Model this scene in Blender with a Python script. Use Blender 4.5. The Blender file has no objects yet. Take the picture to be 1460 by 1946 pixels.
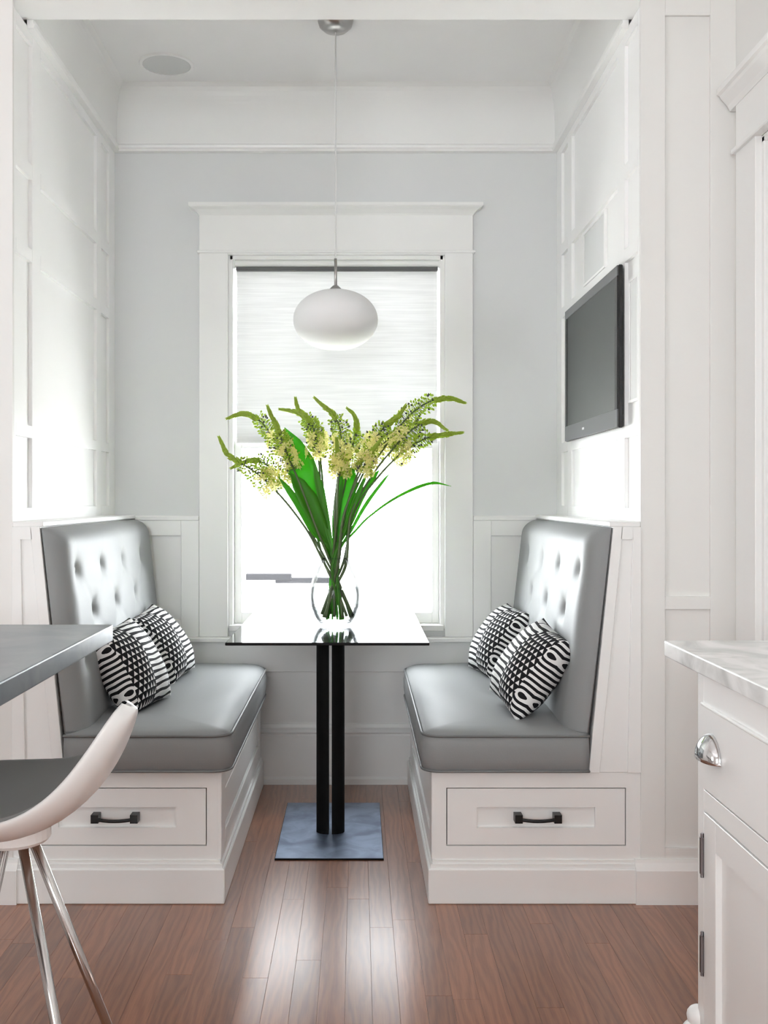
import bpy, bmesh, math, random
from mathutils import Vector, Matrix
random.seed(7)
sc = bpy.context.scene
COL = sc.collection

# ------------------------------------------------------------------ camera, world, light, exposure
F, CX, CY, EYE = 1950.0, 680.0, 948.0, 1.178      # focal length and vanishing point in pixels of the 1460 x 1946 frame
cd = bpy.data.cameras.new('camera'); cam = bpy.data.objects.new('camera', cd); COL.objects.link(cam)
cam.location = (0, 0, EYE); cam.rotation_euler = (math.pi/2, 0, 0)
cd.sensor_fit = 'HORIZONTAL'; cd.sensor_width = 36.0; cd.lens = F/1460*36
cd.shift_x = (730-CX)/1460; cd.shift_y = (CY-973)/1460
cd.clip_start = 0.05
sc.camera = cam

SKY = 15.0
w = bpy.data.worlds.new('overcast_sky'); sc.world = w; w.use_nodes = True
bg = w.node_tree.nodes['Background']; bg.inputs[0].default_value = (0.93, 0.972, 1.0, 1); bg.inputs[1].default_value = SKY

sl = bpy.data.lights.new('added_sun', 'SUN'); sl.energy = 48.0; sl.angle = 0.01; sl.color = (1.0, 0.97, 0.93)  # added to brighten the patio, whose bounce lifts the nook ceiling
added_sun = bpy.data.objects.new('added_sun', sl); COL.objects.link(added_sun); added_sun.rotation_euler = Vector((-0.50, 0.0, -0.85)).to_track_quat('-Z', 'Y').to_euler()

def portal(name, loc, rot, sx, sy):                # guides sky light through a window opening, gives off none itself
    l = bpy.data.lights.new(name, 'AREA'); l.shape = 'RECTANGLE'; l.size = sx; l.size_y = sy
    l.cycles.is_portal = True
    o = bpy.data.objects.new(name, l); COL.objects.link(o); o.location = loc; o.rotation_euler = rot
H = math.pi/2
portal('nook_window_light', (-0.088, 4.45, 1.41), (-H, 0, 0), 0.88, 1.54)
portal('kitchen_window_light', (-0.9, -2.52, 1.60), (H, 0, 0), 1.4, 1.2)
portal('side_window_light', (-3.32, 0.1, 1.60), (0, -H, 0), 1.2, 0.8)

sc.view_settings.view_transform = 'Standard'; sc.view_settings.look = 'None'
sc.view_settings.gamma = 1.0; sc.view_settings.use_curve_mapping = False
sc.view_settings.exposure = 0.46
cy = sc.cycles
cy.max_bounces = 14; cy.diffuse_bounces = 8; cy.glossy_bounces = 5; cy.transmission_bounces = 6; cy.transparent_max_bounces = 16
cy.caustics_reflective = False; cy.caustics_refractive = False; cy.sample_clamp_indirect = 8.0
cy.use_denoising = True; cy.filter_width = 1.15

def P(px, py, Y):                                   # a point at depth Y read from the photograph
    return Vector(((px-CX)*Y/F, Y, EYE-(py-CY)*Y/F))

# ------------------------------------------------------------------ materials
def srgb(r, g, b):
    f = lambda c: (c/255/12.92 if c <= 10 else ((c/255+0.055)/1.055)**2.4)
    return (f(r), f(g), f(b), 1)
def mat(name, col, rough=0.5, metal=0.0, spec=0.5, coat=0.0, coat_rough=0.1, bump=None):
    m = bpy.data.materials.new(name); m.use_nodes = True
    nt = m.node_tree; b = nt.nodes['Principled BSDF']
    if len(col) == 3: col = (*col, 1)
    b.inputs['Base Color'].default_value = col
    b.inputs['Roughness'].default_value = rough; b.inputs['Metallic'].default_value = metal
    b.inputs['Specular IOR Level'].default_value = spec
    b.inputs['Coat Weight'].default_value = coat; b.inputs['Coat Roughness'].default_value = coat_rough
    # a little procedural variation in every surface
    tc = nt.nodes.new('ShaderNodeTexCoord'); no = nt.nodes.new('ShaderNodeTexNoise')
    no.inputs['Scale'].default_value = bump[0] if bump else 6.0; no.inputs['Detail'].default_value = 4
    nt.links.new(tc.outputs['Object'], no.inputs['Vector'])
    mx = nt.nodes.new('ShaderNodeMix'); mx.data_type = 'RGBA'
    mx.inputs[6].default_value = tuple(c*0.97 for c in col[:3])+(1,); mx.inputs[7].default_value = col
    nt.links.new(no.outputs['Fac'], mx.inputs[0]); nt.links.new(mx.outputs[2], b.inputs['Base Color'])
    if bump:
        bp = nt.nodes.new('ShaderNodeBump'); bp.inputs['Strength'].default_value = bump[1]; bp.inputs['Distance'].default_value = bump[2]
        nt.links.new(no.outputs['Fac'], bp.inputs['Height']); nt.links.new(bp.outputs[0], b.inputs['Normal'])
    return m
class NG:                                            # small node-building helper
    def __init__(s, m): s.nt = m.node_tree; s.N = s.nt.nodes; s.L = s.nt.links
    def math(s, op, a, b=None, c=None):
        n = s.N.new('ShaderNodeMath'); n.operation = op
        for i, v in enumerate((a, b, c)):
            if v is None: continue
            if isinstance(v, (int, float)): n.inputs[i].default_value = v
            else: s.L.new(v, n.inputs[i])
        return n.outputs[0]
    def mix(s, f, a, b):
        n = s.N.new('ShaderNodeMix'); n.data_type = 'RGBA'
        for i, v in ((0, f), (6, a), (7, b)):
            if isinstance(v, tuple) or isinstance(v, (int, float)): n.inputs[i].default_value = v
            else: s.L.new(v, n.inputs[i])
        return n.outputs[2]
    def new(s, t, **kw):
        n = s.N.new(t)
        for k, v in kw.items(): n.inputs[k].default_value = v
        return n

M = {}
M['white'] = mat('white_paint_lifted', (0.91, 0.91, 0.905), 0.38, spec=0.4)  # paler than the other whites: the nook's brighter light put into the colour
M['trim'] = mat('white_trim_paint', (0.85, 0.85, 0.84), 0.32, spec=0.45)
M['warm'] = mat('warm_white_dimmed', (0.79, 0.785, 0.765), 0.42, spec=0.4)  # warmer tone, with the dimmer light on kitchen-facing walls put into it
M['grey_wall'] = mat('pale_grey_wall_paint', (0.72, 0.73, 0.733), 0.6, spec=0.3)
M['ceiling'] = mat('ceiling_paint', (0.92, 0.92, 0.92), 0.7, spec=0.2)
M['black'] = mat('black_powder_coat', (0.004, 0.004, 0.004), 0.6, spec=0.12)
M['bronze'] = mat('black_bronze', (0.012, 0.012, 0.012), 0.35, metal=0.3)
M['chrome'] = mat('polished_chrome', (0.75, 0.75, 0.76), 0.1, metal=1.0)
M['nickel'] = mat('brushed_nickel', (0.42, 0.41, 0.40), 0.28, metal=1.0)
M['hinge'] = mat('aged_nickel_hinge', (0.22, 0.21, 0.22), 0.35, metal=1.0)
M['steel'] = mat('stool_steel', (0.62, 0.60, 0.59), 0.2, metal=1.0)
M['leather'] = mat('grey_leather', (0.26, 0.268, 0.27), 0.53, spec=0.33, bump=(240, 0.10, 0.002))
M['welt'] = mat('grey_leather_welt', (0.16, 0.165, 0.166), 0.4, spec=0.5)
M['globe'] = mat('opal_glass', (0.78, 0.78, 0.78), 0.75, spec=0.1)
M['shell'] = mat('white_moulded_plastic', (0.88, 0.87, 0.86), 0.35)
M['pad'] = mat('dark_grey_felt_pad', (0.29, 0.29, 0.285), 0.85, spec=0.2)
M['grille'] = mat('pale_grey_grille', (0.70, 0.71, 0.71), 0.7, spec=0.2)
M['tv_frame'] = mat('dark_grey_plastic', (0.10, 0.105, 0.11), 0.28, spec=0.5)
M['tv_black'] = mat('gloss_black_plastic', (0.008, 0.008, 0.009), 0.25)
M['screen'] = mat('switched_off_screen', (0.075, 0.082, 0.079), 0.55, spec=0.25)
M['logo'] = mat('silver_print', (0.75, 0.75, 0.77), 0.3)
M['rail_out'] = mat('grey_weathered_metal', (0.022, 0.022, 0.024), 0.8, spec=0.05)
M['ground'] = mat('pale_patio', (0.6, 0.6, 0.58), 0.9)
M['stem'] = mat('flower_stem_green', (0.085, 0.125, 0.045), 0.5)
M['bud'] = mat('flower_bud_green', (0.36, 0.46, 0.07), 0.5)
M['bud_dark'] = mat('flower_bud_dark', (0.09, 0.10, 0.07), 0.6)

M['toe'] = mat('dark_toe_gap_shade', (0.05, 0.045, 0.04), 0.8)  # dark toe kicks; also the shade inside drawer gaps as a colour

def leaf_mat(name, col, tcol, fac):
    m = mat(name, col, 0.45); g = NG(m); b = g.N['Principled BSDF']; out = g.N['Material Output']
    t = g.new('ShaderNodeBsdfTranslucent'); t.inputs[0].default_value = tcol
    mx = g.N.new('ShaderNodeMixShader'); mx.inputs[0].default_value = fac
    g.L.new(b.outputs[0], mx.inputs[1]); g.L.new(t.outputs[0], mx.inputs[2]); g.L.new(mx.outputs[0], out.inputs[0])
    return m
M['leaf'] = leaf_mat('leaf_green', (0.07, 0.30, 0.012), (0.12, 0.52, 0.015, 1), 0.45)
M['yellow'] = leaf_mat('pale_yellow_petal', (0.92, 0.86, 0.40), (0.98, 0.93, 0.45, 1), 0.6)
M['bud'] = leaf_mat('flower_bud_green', (0.44, 0.55, 0.09), (0.60, 0.76, 0.10, 1), 0.55)

def thin_glass(name, tint, gloss):  # tint darkens glancing edges, standing in for refraction
    m = bpy.data.materials.new(name); m.use_nodes = True; g = NG(m); out = g.N['Material Output']
    g.N.remove(g.N['Principled BSDF'])
    lw = g.new('ShaderNodeLayerWeight', Blend=gloss)
    tr = g.new('ShaderNodeBsdfTransparent'); g.L.new(g.mix(lw.outputs['Facing'], (0.985, 0.99, 0.99, 1), tint), tr.inputs[0])
    gl = g.new('ShaderNodeBsdfGlossy', Roughness=0.02)
    mx = g.N.new('ShaderNodeMixShader'); g.L.new(g.math('MULTIPLY', lw.outputs['Fresnel'], 0.8), mx.inputs[0])
    g.L.new(tr.outputs[0], mx.inputs[1]); g.L.new(gl.outputs[0], mx.inputs[2]); g.L.new(mx.outputs[0], out.inputs[0])
    return m
M['pane'] = thin_glass('window_glass', (0.95, 0.97, 0.97, 1), 0.10)
M['vase'] = thin_glass('clear_vase_glass', (0.40, 0.41, 0.42, 1), 0.16)
M['water'] = thin_glass('water', (0.78, 0.80, 0.80, 1), 0.10)

def shade_mat():
    m = bpy.data.materials.new('woven_shade_cloth'); m.use_nodes = True; g = NG(m); out = g.N['Material Output']
    g.N.remove(g.N['Principled BSDF'])
    tc = g.new('ShaderNodeTexCoord'); mp = g.new('ShaderNodeMapping'); mp.inputs['Scale'].default_value = (2.5, 1, 90)
    g.L.new(tc.outputs['Object'], mp.inputs[0]); no = g.new('ShaderNodeTexNoise', Scale=2.0, Detail=3.0); g.L.new(mp.outputs[0], no.inputs[0])
    fac = g.math('MULTIPLY_ADD', no.outputs['Fac'], 1.6, -0.3)
    df = g.new('ShaderNodeBsdfDiffuse'); g.L.new(g.mix(fac, (0.60, 0.60, 0.60, 1), (0.72, 0.72, 0.72, 1)), df.inputs[0])
    tl = g.new('ShaderNodeBsdfTranslucent'); g.L.new(g.mix(fac, (0.112, 0.112, 0.112, 1), (0.140, 0.140, 0.140, 1)), tl.inputs[0])
    ad = g.N.new('ShaderNodeAddShader'); g.L.new(df.outputs[0], ad.inputs[0]); g.L.new(tl.outputs[0], ad.inputs[1])
    g.L.new(ad.outputs[0], out.inputs[0]); return m
M['shade'] = shade_mat()

def wood_mat():
    m = mat('oiled_oak_plank', (0.2, 0.09, 0.05), 0.28); g = NG(m); b = g.N['Principled BSDF']
    tc = g.new('ShaderNodeTexCoord'); oi = g.new('ShaderNodeObjectInfo')
    off = g.new('ShaderNodeVectorMath'); off.operation = 'ADD'
    cb = g.new('ShaderNodeCombineXYZ'); g.L.new(g.math('MULTIPLY', oi.outputs['Random'], 37.0), cb.inputs[1]); g.L.new(g.math('MULTIPLY', oi.outputs['Random'], 11.0), cb.inputs[0])
    g.L.new(tc.outputs['Object'], off.inputs[0]); g.L.new(cb.outputs[0], off.inputs[1])
    mp = g.new('ShaderNodeMapping'); mp.inputs['Scale'].default_value = (1, 0.13, 1); g.L.new(off.outputs[0], mp.inputs[0])
    wv = g.new('ShaderNodeTexWave', Scale=14.0, Distortion=14.0, Detail=4.0); wv.inputs['Detail Scale'].default_value = 1.2; wv.bands_direction = 'X'
    g.L.new(mp.outputs[0], wv.inputs[0])
    mp2 = g.new('ShaderNodeMapping'); mp2.inputs['Scale'].default_value = (1, 0.03, 1); g.L.new(off.outputs[0], mp2.inputs[0])
    no = g.new('ShaderNodeTexNoise', Scale=300.0, Detail=3.0); g.L.new(mp2.outputs[0], no.inputs[0])
    f = g.math('ADD', g.math('MULTIPLY', wv.outputs['Fac'], 0.34), g.math('MULTIPLY', no.outputs['Fac'], 0.66))
    c = g.mix(f, (0.15, 0.050, 0.022, 1), (0.37, 0.148, 0.070, 1))
    hs = g.new('ShaderNodeHueSaturation'); g.L.new(c, hs.inputs['Color'])
    g.L.new(g.math('MULTIPLY_ADD', oi.outputs['Random'], 0.35, 0.80), hs.inputs['Value'])
    g.L.new(hs.outputs[0], b.inputs['Base Color'])
    g.L.new(g.math('MULTIPLY_ADD', no.outputs['Fac'], 0.10, 0.30), b.inputs['Roughness'])
    bp = g.new('ShaderNodeBump', Strength=0.06, Distance=0.002); g.L.new(f, bp.inputs['Height']); g.L.new(bp.outputs[0], b.inputs['Normal'])
    b.inputs['Specular IOR Level'].default_value = 0.5; b.inputs['Coat Weight'].default_value = 0.9; b.inputs['Coat Roughness'].default_value = 0.25
    return m
M['wood'] = wood_mat()

def stone_mat(name, c1, c2, rough, scale, dist):
    m = mat(name, c1, rough); g = NG(m); b = g.N['Principled BSDF']
    tc = g.new('ShaderNodeTexCoord'); no = g.new('ShaderNodeTexNoise', Scale=scale, Detail=8.0, Distortion=dist); g.L.new(tc.outputs['Object'], no.inputs[0])
    r = g.N.new('ShaderNodeValToRGB'); r.color_ramp.elements[0].position = 0.36; r.color_ramp.elements[1].position = 0.62
    r.color_ramp.elements[0].color = (*c2, 1); r.color_ramp.elements[1].color = (*c1, 1)
    g.L.new(no.outputs['Fac'], r.inputs[0]); g.L.new(r.outputs[0], b.inputs['Base Color']); return m
M['marble'] = stone_mat('white_veined_marble', (0.83, 0.83, 0.82), (0.58, 0.59, 0.58), 0.22, 7, 1.6)
M['soapstone'] = stone_mat('blue_grey_soapstone', (0.20, 0.215, 0.225), (0.13, 0.15, 0.17), 0.30, 9, 0.8)
M['plate'] = stone_mat('blued_steel_plate', (0.30, 0.37, 0.50), (0.17, 0.215, 0.31), 0.36, 11, 0.6)
M['plate'].node_tree.nodes['Principled BSDF'].inputs['Metallic'].default_value = 0.6
M['table'] = mat('black_glass_top', (0.012, 0.013, 0.014), 0.07, spec=0.16)

def pillow_mat():
    m = mat('black_white_woven_print', (0.8, 0.8, 0.79), 0.85, spec=0.2, bump=(300, 0.2, 0.002)); g = NG(m); b = g.N['Principled BSDF']
    tc = g.new('ShaderNodeTexCoord'); sp = g.N.new('ShaderNodeSeparateXYZ'); g.L.new(tc.outputs['Object'], sp.inputs[0])
    S = 1/0.30
    x = g.math('MULTIPLY', sp.outputs[0], S); y = g.math('MULTIPLY', sp.outputs[1], S)
    no = g.new('ShaderNodeTexNoise', Scale=9.0, Detail=1.0); g.L.new(tc.outputs['Object'], no.inputs[0])
    wob = g.math('MULTIPLY', g.math('SUBTRACT', no.outputs['Fac'], 0.5), 0.05)
    row = g.math('FRACT', g.math('MULTIPLY', g.math('ADD', y, wob), 15.0))
    # thin lines, growing heavier towards the lattice
    wline = g.math('MULTIPLY_ADD', g.math('MAXIMUM', g.math('ADD', x, 0.12), 0.0), 1.1, 0.36)
    lines = g.math('LESS_THAN', row, wline)
    rown = g.math('MODULO', g.math('ADD', g.math('FLOOR', g.math('MULTIPLY', g.math('ADD', y, wob), 15.0)), 40), 2.0)
    tick = g.math('MULTIPLY', g.math('LESS_THAN', g.math('ABSOLUTE', g.math('ADD', x, 0.27)), 0.012), g.math('LESS_THAN', rown, 0.5))
    lines = g.math('MAXIMUM', lines, tick)
    # lattice of small white triangles on black
    fx = g.math('FRACT', g.math('MULTIPLY', g.math('ADD', x, g.math('MULTIPLY', rown, 0.03)), 17.0))
    tri = g.math('LESS_THAN', g.math('ABSOLUTE', g.math('SUBTRACT', fx, 0.5)), g.math('MULTIPLY', g.math('SUBTRACT', 0.95, row), 0.50))
    tri = g.math('MULTIPLY', tri, g.math('GREATER_THAN', row, 0.22))
    lat = g.math('SUBTRACT', 1.0, tri)
    # concentric contour lines at the far edge
    yy = g.math('PINGPONG', g.math('ADD', y, 0.25), 0.25)
    d = g.math('SQRT', g.math('ADD', g.math('POWER', g.math('SUBTRACT', x, 0.43), 2.0), g.math('POWER', yy, 2.0)))
    ring = g.math('LESS_THAN', g.math('FRACT', g.math('MULTIPLY', d, 17.0)), 0.5)
    xe = g.math('ADD', x, g.math('MULTIPLY', wob, 1.5))
    blk = g.math('ADD', g.math('MULTIPLY', lines, g.math('LESS_THAN', xe, 0.06)),
        g.math('ADD', g.math('MULTIPLY', lat, g.math('MULTIPLY', g.math('GREATER_THAN', xe, 0.06), g.math('LESS_THAN', xe, 0.39))),
               g.math('MULTIPLY', ring, g.math('GREATER_THAN', xe, 0.39))))
    g.L.new(g.mix(blk, (0.80, 0.80, 0.79, 1), (0.012, 0.012, 0.014, 1)), b.inputs['Base Color'])
    return m
M['pillow'] = pillow_mat()

# ------------------------------------------------------------------ mesh helpers
def bx(bm, x0, x1, y0, y1, z0, z1):
    vs = [bm.verts.new((x, y, z)) for z in (min(z0, z1), max(z0, z1)) for y in (min(y0, y1), max(y0, y1)) for x in (min(x0, x1), max(x0, x1))]
    for f in ((0, 2, 3, 1), (4, 5, 7, 6), (0, 1, 5, 4), (2, 6, 7, 3), (0, 4, 6, 2), (1, 3, 7, 5)):
        bm.faces.new([vs[i] for i in f])
def prism(bm, pts, axis, a0, a1):                    # extrude a 2-D outline along an axis ('x': pts are (y,z); 'y': (x,z); 'z': (x,y))
    def mk(p, a): return {'x': (a, p[0], p[1]), 'y': (p[0], a, p[1]), 'z': (p[0], p[1], a)}[axis]
    A = [bm.verts.new(mk(p, a0)) for p in pts]; B = [bm.verts.new(mk(p, a1)) for p in pts]
    bm.faces.new(A); bm.faces.new(B[::-1]); n = len(pts)
    for i in range(n): bm.faces.new([A[i], B[i], B[(i+1) % n], A[(i+1) % n]])
def tube(bm, pts, rad, n=8, cap=True):
    pts = [Vector(p) for p in pts]; R = rad if isinstance(rad, (list, tuple)) else [rad]*len(pts)
    rings = []; up = None
    for i, p in enumerate(pts):
        t = (pts[min(i+1, len(pts)-1)]-pts[max(i-1, 0)]).normalized()
        if up is None: up = t.orthogonal().normalized()
        up = (up-t*up.dot(t)).normalized(); s = t.cross(up)
        rings.append([bm.verts.new(p+(up*math.cos(2*math.pi*k/n)+s*math.sin(2*math.pi*k/n))*R[i]) for k in range(n)])
    for a, b in zip(rings, rings[1:]):
        for k in range(n): bm.faces.new([a[k], a[(k+1) % n], b[(k+1) % n], b[k]])
    if cap: bm.faces.new(rings[0][::-1]); bm.faces.new(rings[-1])
def lathe(bm, prof, c, n=40):                        # prof: (radius, z)
    rings = []
    for r, z in prof:
        if r < 1e-6: rings.append([bm.verts.new((c[0], c[1], c[2]+z))])
        else: rings.append([bm.verts.new((c[0]+r*math.cos(2*math.pi*k/n), c[1]+r*math.sin(2*math.pi*k/n), c[2]+z)) for k in range(n)])
    for a, b in zip(rings, rings[1:]):
        for k in range(n):
            q = [a[k % len(a)], a[(k+1) % n % len(a)], b[(k+1) % n % len(b)], b[k % len(b)]]
            q = list(dict.fromkeys(q))
            if len(q) > 2: bm.faces.new(q)
def obj(name, bm, m, parent=None, smooth=False, bevel=0.0, seg=2, flip=None):
    if flip is not None:
        for v in bm.verts: v.co.x = 2*flip-v.co.x
    bmesh.ops.recalc_face_normals(bm, faces=bm.faces)
    if bevel:
        bmesh.ops.bevel(bm, geom=list(bm.edges), offset=bevel, segments=seg, affect='EDGES', profile=0.5)
    me = bpy.data.meshes.new(name); bm.to_mesh(me); bm.free()
    me.materials.append(M[m] if isinstance(m, str) else m)
    if smooth: me.polygons.foreach_set('use_smooth', [True]*len(me.polygons))
    o = bpy.data.objects.new(name, me); COL.objects.link(o)
    if parent is not None:
        o.parent = parent; o.matrix_parent_inverse = parent.matrix_basis.inverted()
    return o
def box(name, m, dims, parent=None, bevel=0.0, flip=None, seg=1):
    bm = bmesh.new(); bx(bm, *dims); return obj(name, bm, m, parent, bevel=bevel, flip=flip, seg=seg)
def tag(o, label, cat, group=None, kind=None):
    o['label'] = label; o['category'] = cat
    if group: o['group'] = group
    if kind: o['kind'] = kind
    return o
def thing(name, loc, label, cat, group=None, kind=None):
    o = bpy.data.objects.new(name, None); COL.objects.link(o); o.location = loc; o.empty_display_size = 0.05
    return tag(o, label, cat, group, kind)
def smooth_path(pts, n=8):                           # Catmull-Rom
    pts = [Vector(p) for p in pts]; P_ = [pts[0]*2-pts[1]]+pts+[pts[-1]*2-pts[-2]]; out = []
    for i in range(1, len(P_)-2):
        a, b, c, d = P_[i-1:i+3]
        for k in range(n):
            t = k/n; out.append(0.5*((2*b)+(c-a)*t+(2*a-5*b+4*c-d)*t*t+(3*b-a-3*c+d)*t**3))
    out.append(pts[-1]); return out

# ------------------------------------------------------------------ setting
XL, XR, XM = -1.008, 0.826, -0.091                   # nook side walls and centre line
YF, YB = 2.995, 4.257                                # wall face towards the kitchen, rear wall of the nook
REC = 0.0115                                         # depth of the wall panelling
ZC = 2.89                                            # nook ceiling
KX0, KX1, KY0, KZ = -3.25, 1.105, -2.45, 2.95        # kitchen shell

# floor: sub floor plus single planks wherever the picture looks
bm = bmesh.new(); bx(bm, KX0, 1.5, KY0, 4.40, -0.06, -0.012)
bx(bm, KX0, -1.30, KY0, 2.99, -0.012, 0.0); bx(bm, -1.30, 1.5, KY0, 1.0, -0.012, 0.0)
floor = tag(obj('floor', bm, 'wood'), 'brown oak strip floor running towards the window', 'floor', kind='structure')
pw = 0.0635; x = -1.30; ci = 0
while x < KX1:
    y = 1.0-random.random()*0.0
    first = True
    while y < YB:
        ln = random.uniform(0.55, 1.5)
        if first: ln = random.uniform(0.3, 1.3); first = False
        y1 = min(y+ln, YB)
        if YB-y1 < 0.15: y1 = YB
        bm = bmesh.new(); bx(bm, x+0.0001, min(x+pw, KX1)-0.0001, y+0.0001, y1-0.0001, -0.012, 0.0)
        obj('plank', bm, 'wood', floor, bevel=0.0005, seg=1)
        y = y1
    x += pw

# side walls of the nook with their panelling, mirrored about the centre line
def side_wall(name, label, flip):
    b = bmesh.new(); bx(b, XR+REC, 1.50 if flip is None else 1.30, YF+0.012, YB+0.14, 0, KZ)
    wl = tag(obj(name, b, 'white', flip=flip), label, 'wall', kind='structure')
    x0, x1 = XR, XR+REC+0.002
    st = [(YF+0.0142, 3.026), (3.177, 3.262), (3.962, 4.035), (4.160, YB)]
    for a, c in st: box('stile', 'white', (x0, x1, a, c, 1.108, 2.62), wl, 0.0015, flip)
    cols = [(3.026, 3.177), (3.262, 3.962), (4.035, 4.160)]
    for z0, z1 in ((1.108, 1.150), (1.366, 1.403), (1.909, 1.949), (2.165, 2.210), (2.580, 2.62)):
        for a, c in cols: box('rail', 'white', (x0, x1, a, c, z0, z1), wl, 0.0, flip)
    return wl
wall_r = side_wall('wall_right', 'white panelled side wall of the nook behind the television', None)
wall_l = side_wall('wall_left', 'white panelled side wall of the nook left of the window', XM)

# kitchen-facing pier right of the nook, with its tall framed panel
for (a, b_, z0, z1, nm) in ((XR, 0.898, 0.0, KZ, 'stile'), (1.030, KX1, 0.0, KZ, 'stile'), (0.898, 1.030, 2.590, KZ, 'rail'),
                            (0.898, 1.030, 0.855, 0.893, 'rail'), (0.898, 1.030, 0.0, 0.158, 'rail')):
    box(nm, 'warm', (a, b_, YF, YF+0.014, z0, z1), wall_r, 0.001)
box('panel', 'warm', (0.890, 1.035, YF+0.0112, YF+0.0135, 0.1, 2.65), wall_r)
# kitchen-facing wall left of the nook
box('wall_panel', 'warm', (KX0, XL, YF, YF+0.014, 0, KZ), wall_l)

# header over the opening and the nook ceiling
b = bmesh.new(); bx(b, XL-0.03, XR+0.03, YF+0.001, 3.127, 2.637, KZ)
tag(obj('trim_1', b, 'white', bevel=0.003), 'wide white header over the nook opening', 'trim', kind='structure')
b = bmesh.new(); bx(b, XL-0.1, XR+0.1, 3.0, YB+0.14, ZC, ZC+0.1)
tag(obj('ceiling', b, 'ceiling'), 'white ceiling above the nook', 'ceiling', kind='structure')
b = bmesh.new(); bx(b, KX0-0.1, 1.5, KY0-0.1, 3.05, KZ, KZ+0.1)
tag(obj('ceiling_kitchen', b, 'ceiling'), 'white ceiling of the kitchen out of view', 'ceiling', kind='structure')

# cornice: bead, tall frieze and cove; runs round three sides
def cornice():
    prof = [(0.0, 2.612), (0.020, 2.614), (0.024, 2.622), (0.018, 2.630), (0.020, 2.640), (0.010, 2.648)]+[(0.010+0.040*(1-math.sqrt(max(0, 1-(k/14)**2.6))), 2.66+0.232*k/14) for k in range(15)]+[(0.0, 2.893)]
    b = bmesh.new(); ys = 3.1265; rings = []
    for o_, z in prof:
        pts = [(XL+o_, ys), (XL+o_, YB-o_), (XR-o_, YB-o_), (XR-o_, ys)]
        rings.append([b.verts.new((p[0], p[1], z)) for p in pts])
    for r0, r1 in zip(rings, rings[1:]):
        for k in range(3): b.faces.new([r0[k], r0[k+1], r1[k+1], r1[k]])
    for k in (0, 3): b.faces.new([r[k] for r in rings])
    o = obj('trim_2', b, 'trim'); return tag(o, 'white cornice and frieze under the nook ceiling', 'trim', kind='structure')
cornice()

# rear wall with the window opening
WX0, WX1, WZ0, WZ1 = -0.530, 0.354, 0.640, 2.182
b = bmesh.new()
bx(b, XL-0.05, WX0, YB, YB+0.14, 0, KZ); bx(b, WX1, XR+0.05, YB, YB+0.14, 0, KZ)
bx(b, WX0, WX1, YB, YB+0.14, 0, WZ0); bx(b, WX0, WX1, YB, YB+0.14, WZ1, KZ)
wall_b = tag(obj('wall_back', b, 'grey_wall'), 'pale grey wall around the nook window', 'wall', kind='structure')

def wains(x0, x1, lead):                             # a run of wainscot on the rear wall
    box('wainscot_board', 'trim', (x0, x1, YB-0.006, YB, 0.60, 1.09), wall_b)
    box('wainscot_cap', 'trim', (x0, x1, YB-0.022, YB, 1.088, 1.108), wall_b, 0.003)
    if lead: a, c = x1-0.075, x0
    else: a, c = x0+0.075, x1
    px0, px1 = (c+0.05, a) if lead else (a, c-0.05)
    box('stile', 'trim', (x0, px0, YB-0.018, YB, 0.60, 1.09), wall_b, 0.002)
    box('stile', 'trim', (px1, x1, YB-0.018, YB, 0.60, 1.09), wall_b, 0.002)
    box('rail', 'trim', (px0, px1, YB-0.018, YB, 1.025, 1.09), wall_b, 0.002)
    box('rail', 'trim', (px0, px1, YB-0.018, YB, 0.60, 0.68), wall_b, 0.002)
wains(XL+0.001, -0.656, True); wains(0.477, XR-0.001, False)
box('chair_rail', 'trim', (XL, XR, YB-0.05, YB, 0.588, 0.608), wall_b, 0.004)
box('apron_board', 'trim', (XL, XR, YB-0.020, YB, 0.462, 0.588), wall_b, 0.003)
box('dado_panel', 'trim', (XL, XR, YB-0.006, YB, 0.24, 0.462), wall_b)
b = bmesh.new()
prism(b, [(YB, 0.0), (YB-0.030, 0.0), (YB-0.030, 0.022), (YB-0.022, 0.032), (YB-0.022, 0.198), (YB-0.018, 0.206), (YB-0.026, 0.214), (YB-0.020, 0.226), (YB-0.012, 0.232), (YB-0.010, 0.246), (YB, 0.250)], 'x', XL, XR)
tag(obj('baseboard_back', b, 'trim'), 'tall white baseboard under the nook window', 'baseboard', kind='structure')

# window: casing, header with crown, jambs, sashes
win = thing('window_1', (XM, YB, WZ0), 'double hung window with white casing behind the table', 'window', kind='structure')
yc = YB-0.022
box('side_casing', 'trim', (-0.655, WX0-0.006, yc, YB, 0.608, 2.196), win, 0.002)
box('side_casing', 'trim', (WX1+0.006, 0.476, yc, YB, 0.608, 2.196), win, 0.002)
box('head_casing', 'trim', (WX0-0.006, WX1+0.006, yc, YB, WZ1+0.004, 2.196), win, 0.002)
box('header_bead', 'trim', (-0.664, 0.485, yc-0.008, YB, 2.192, 2.204), win, 0.003)
box('header_board', 'trim', (-0.655, 0.476, yc-0.002, YB, 2.203, 2.352), win, 0.002)
b = bmesh.new()
for (o0, z) in ((0.0, 2.348), (0.004, 2.354), (0.018, 2.368), (0.034, 2.376), (0.038, 2.380), (0.038, 2.392)):
    for p in ((-0.655-o0, yc-0.002-o0), (0.476+o0, yc-0.002-o0), (0.476+o0, YB), (-0.655-o0, YB)): b.verts.new((p[0], p[1], z))
b.verts.ensure_lookup_table(); v = b.verts
for i in range(5):
    for k in range(4): b.faces.new([v[i*4+k], v[i*4+(k+1) % 4], v[i*4+4+(k+1) % 4], v[i*4+4+k]])
b.faces.new([v[3], v[2], v[1], v[0]]); b.faces.new([v[20], v[21], v[22], v[23]])
obj('header_crown', b, 'trim', win)
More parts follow.
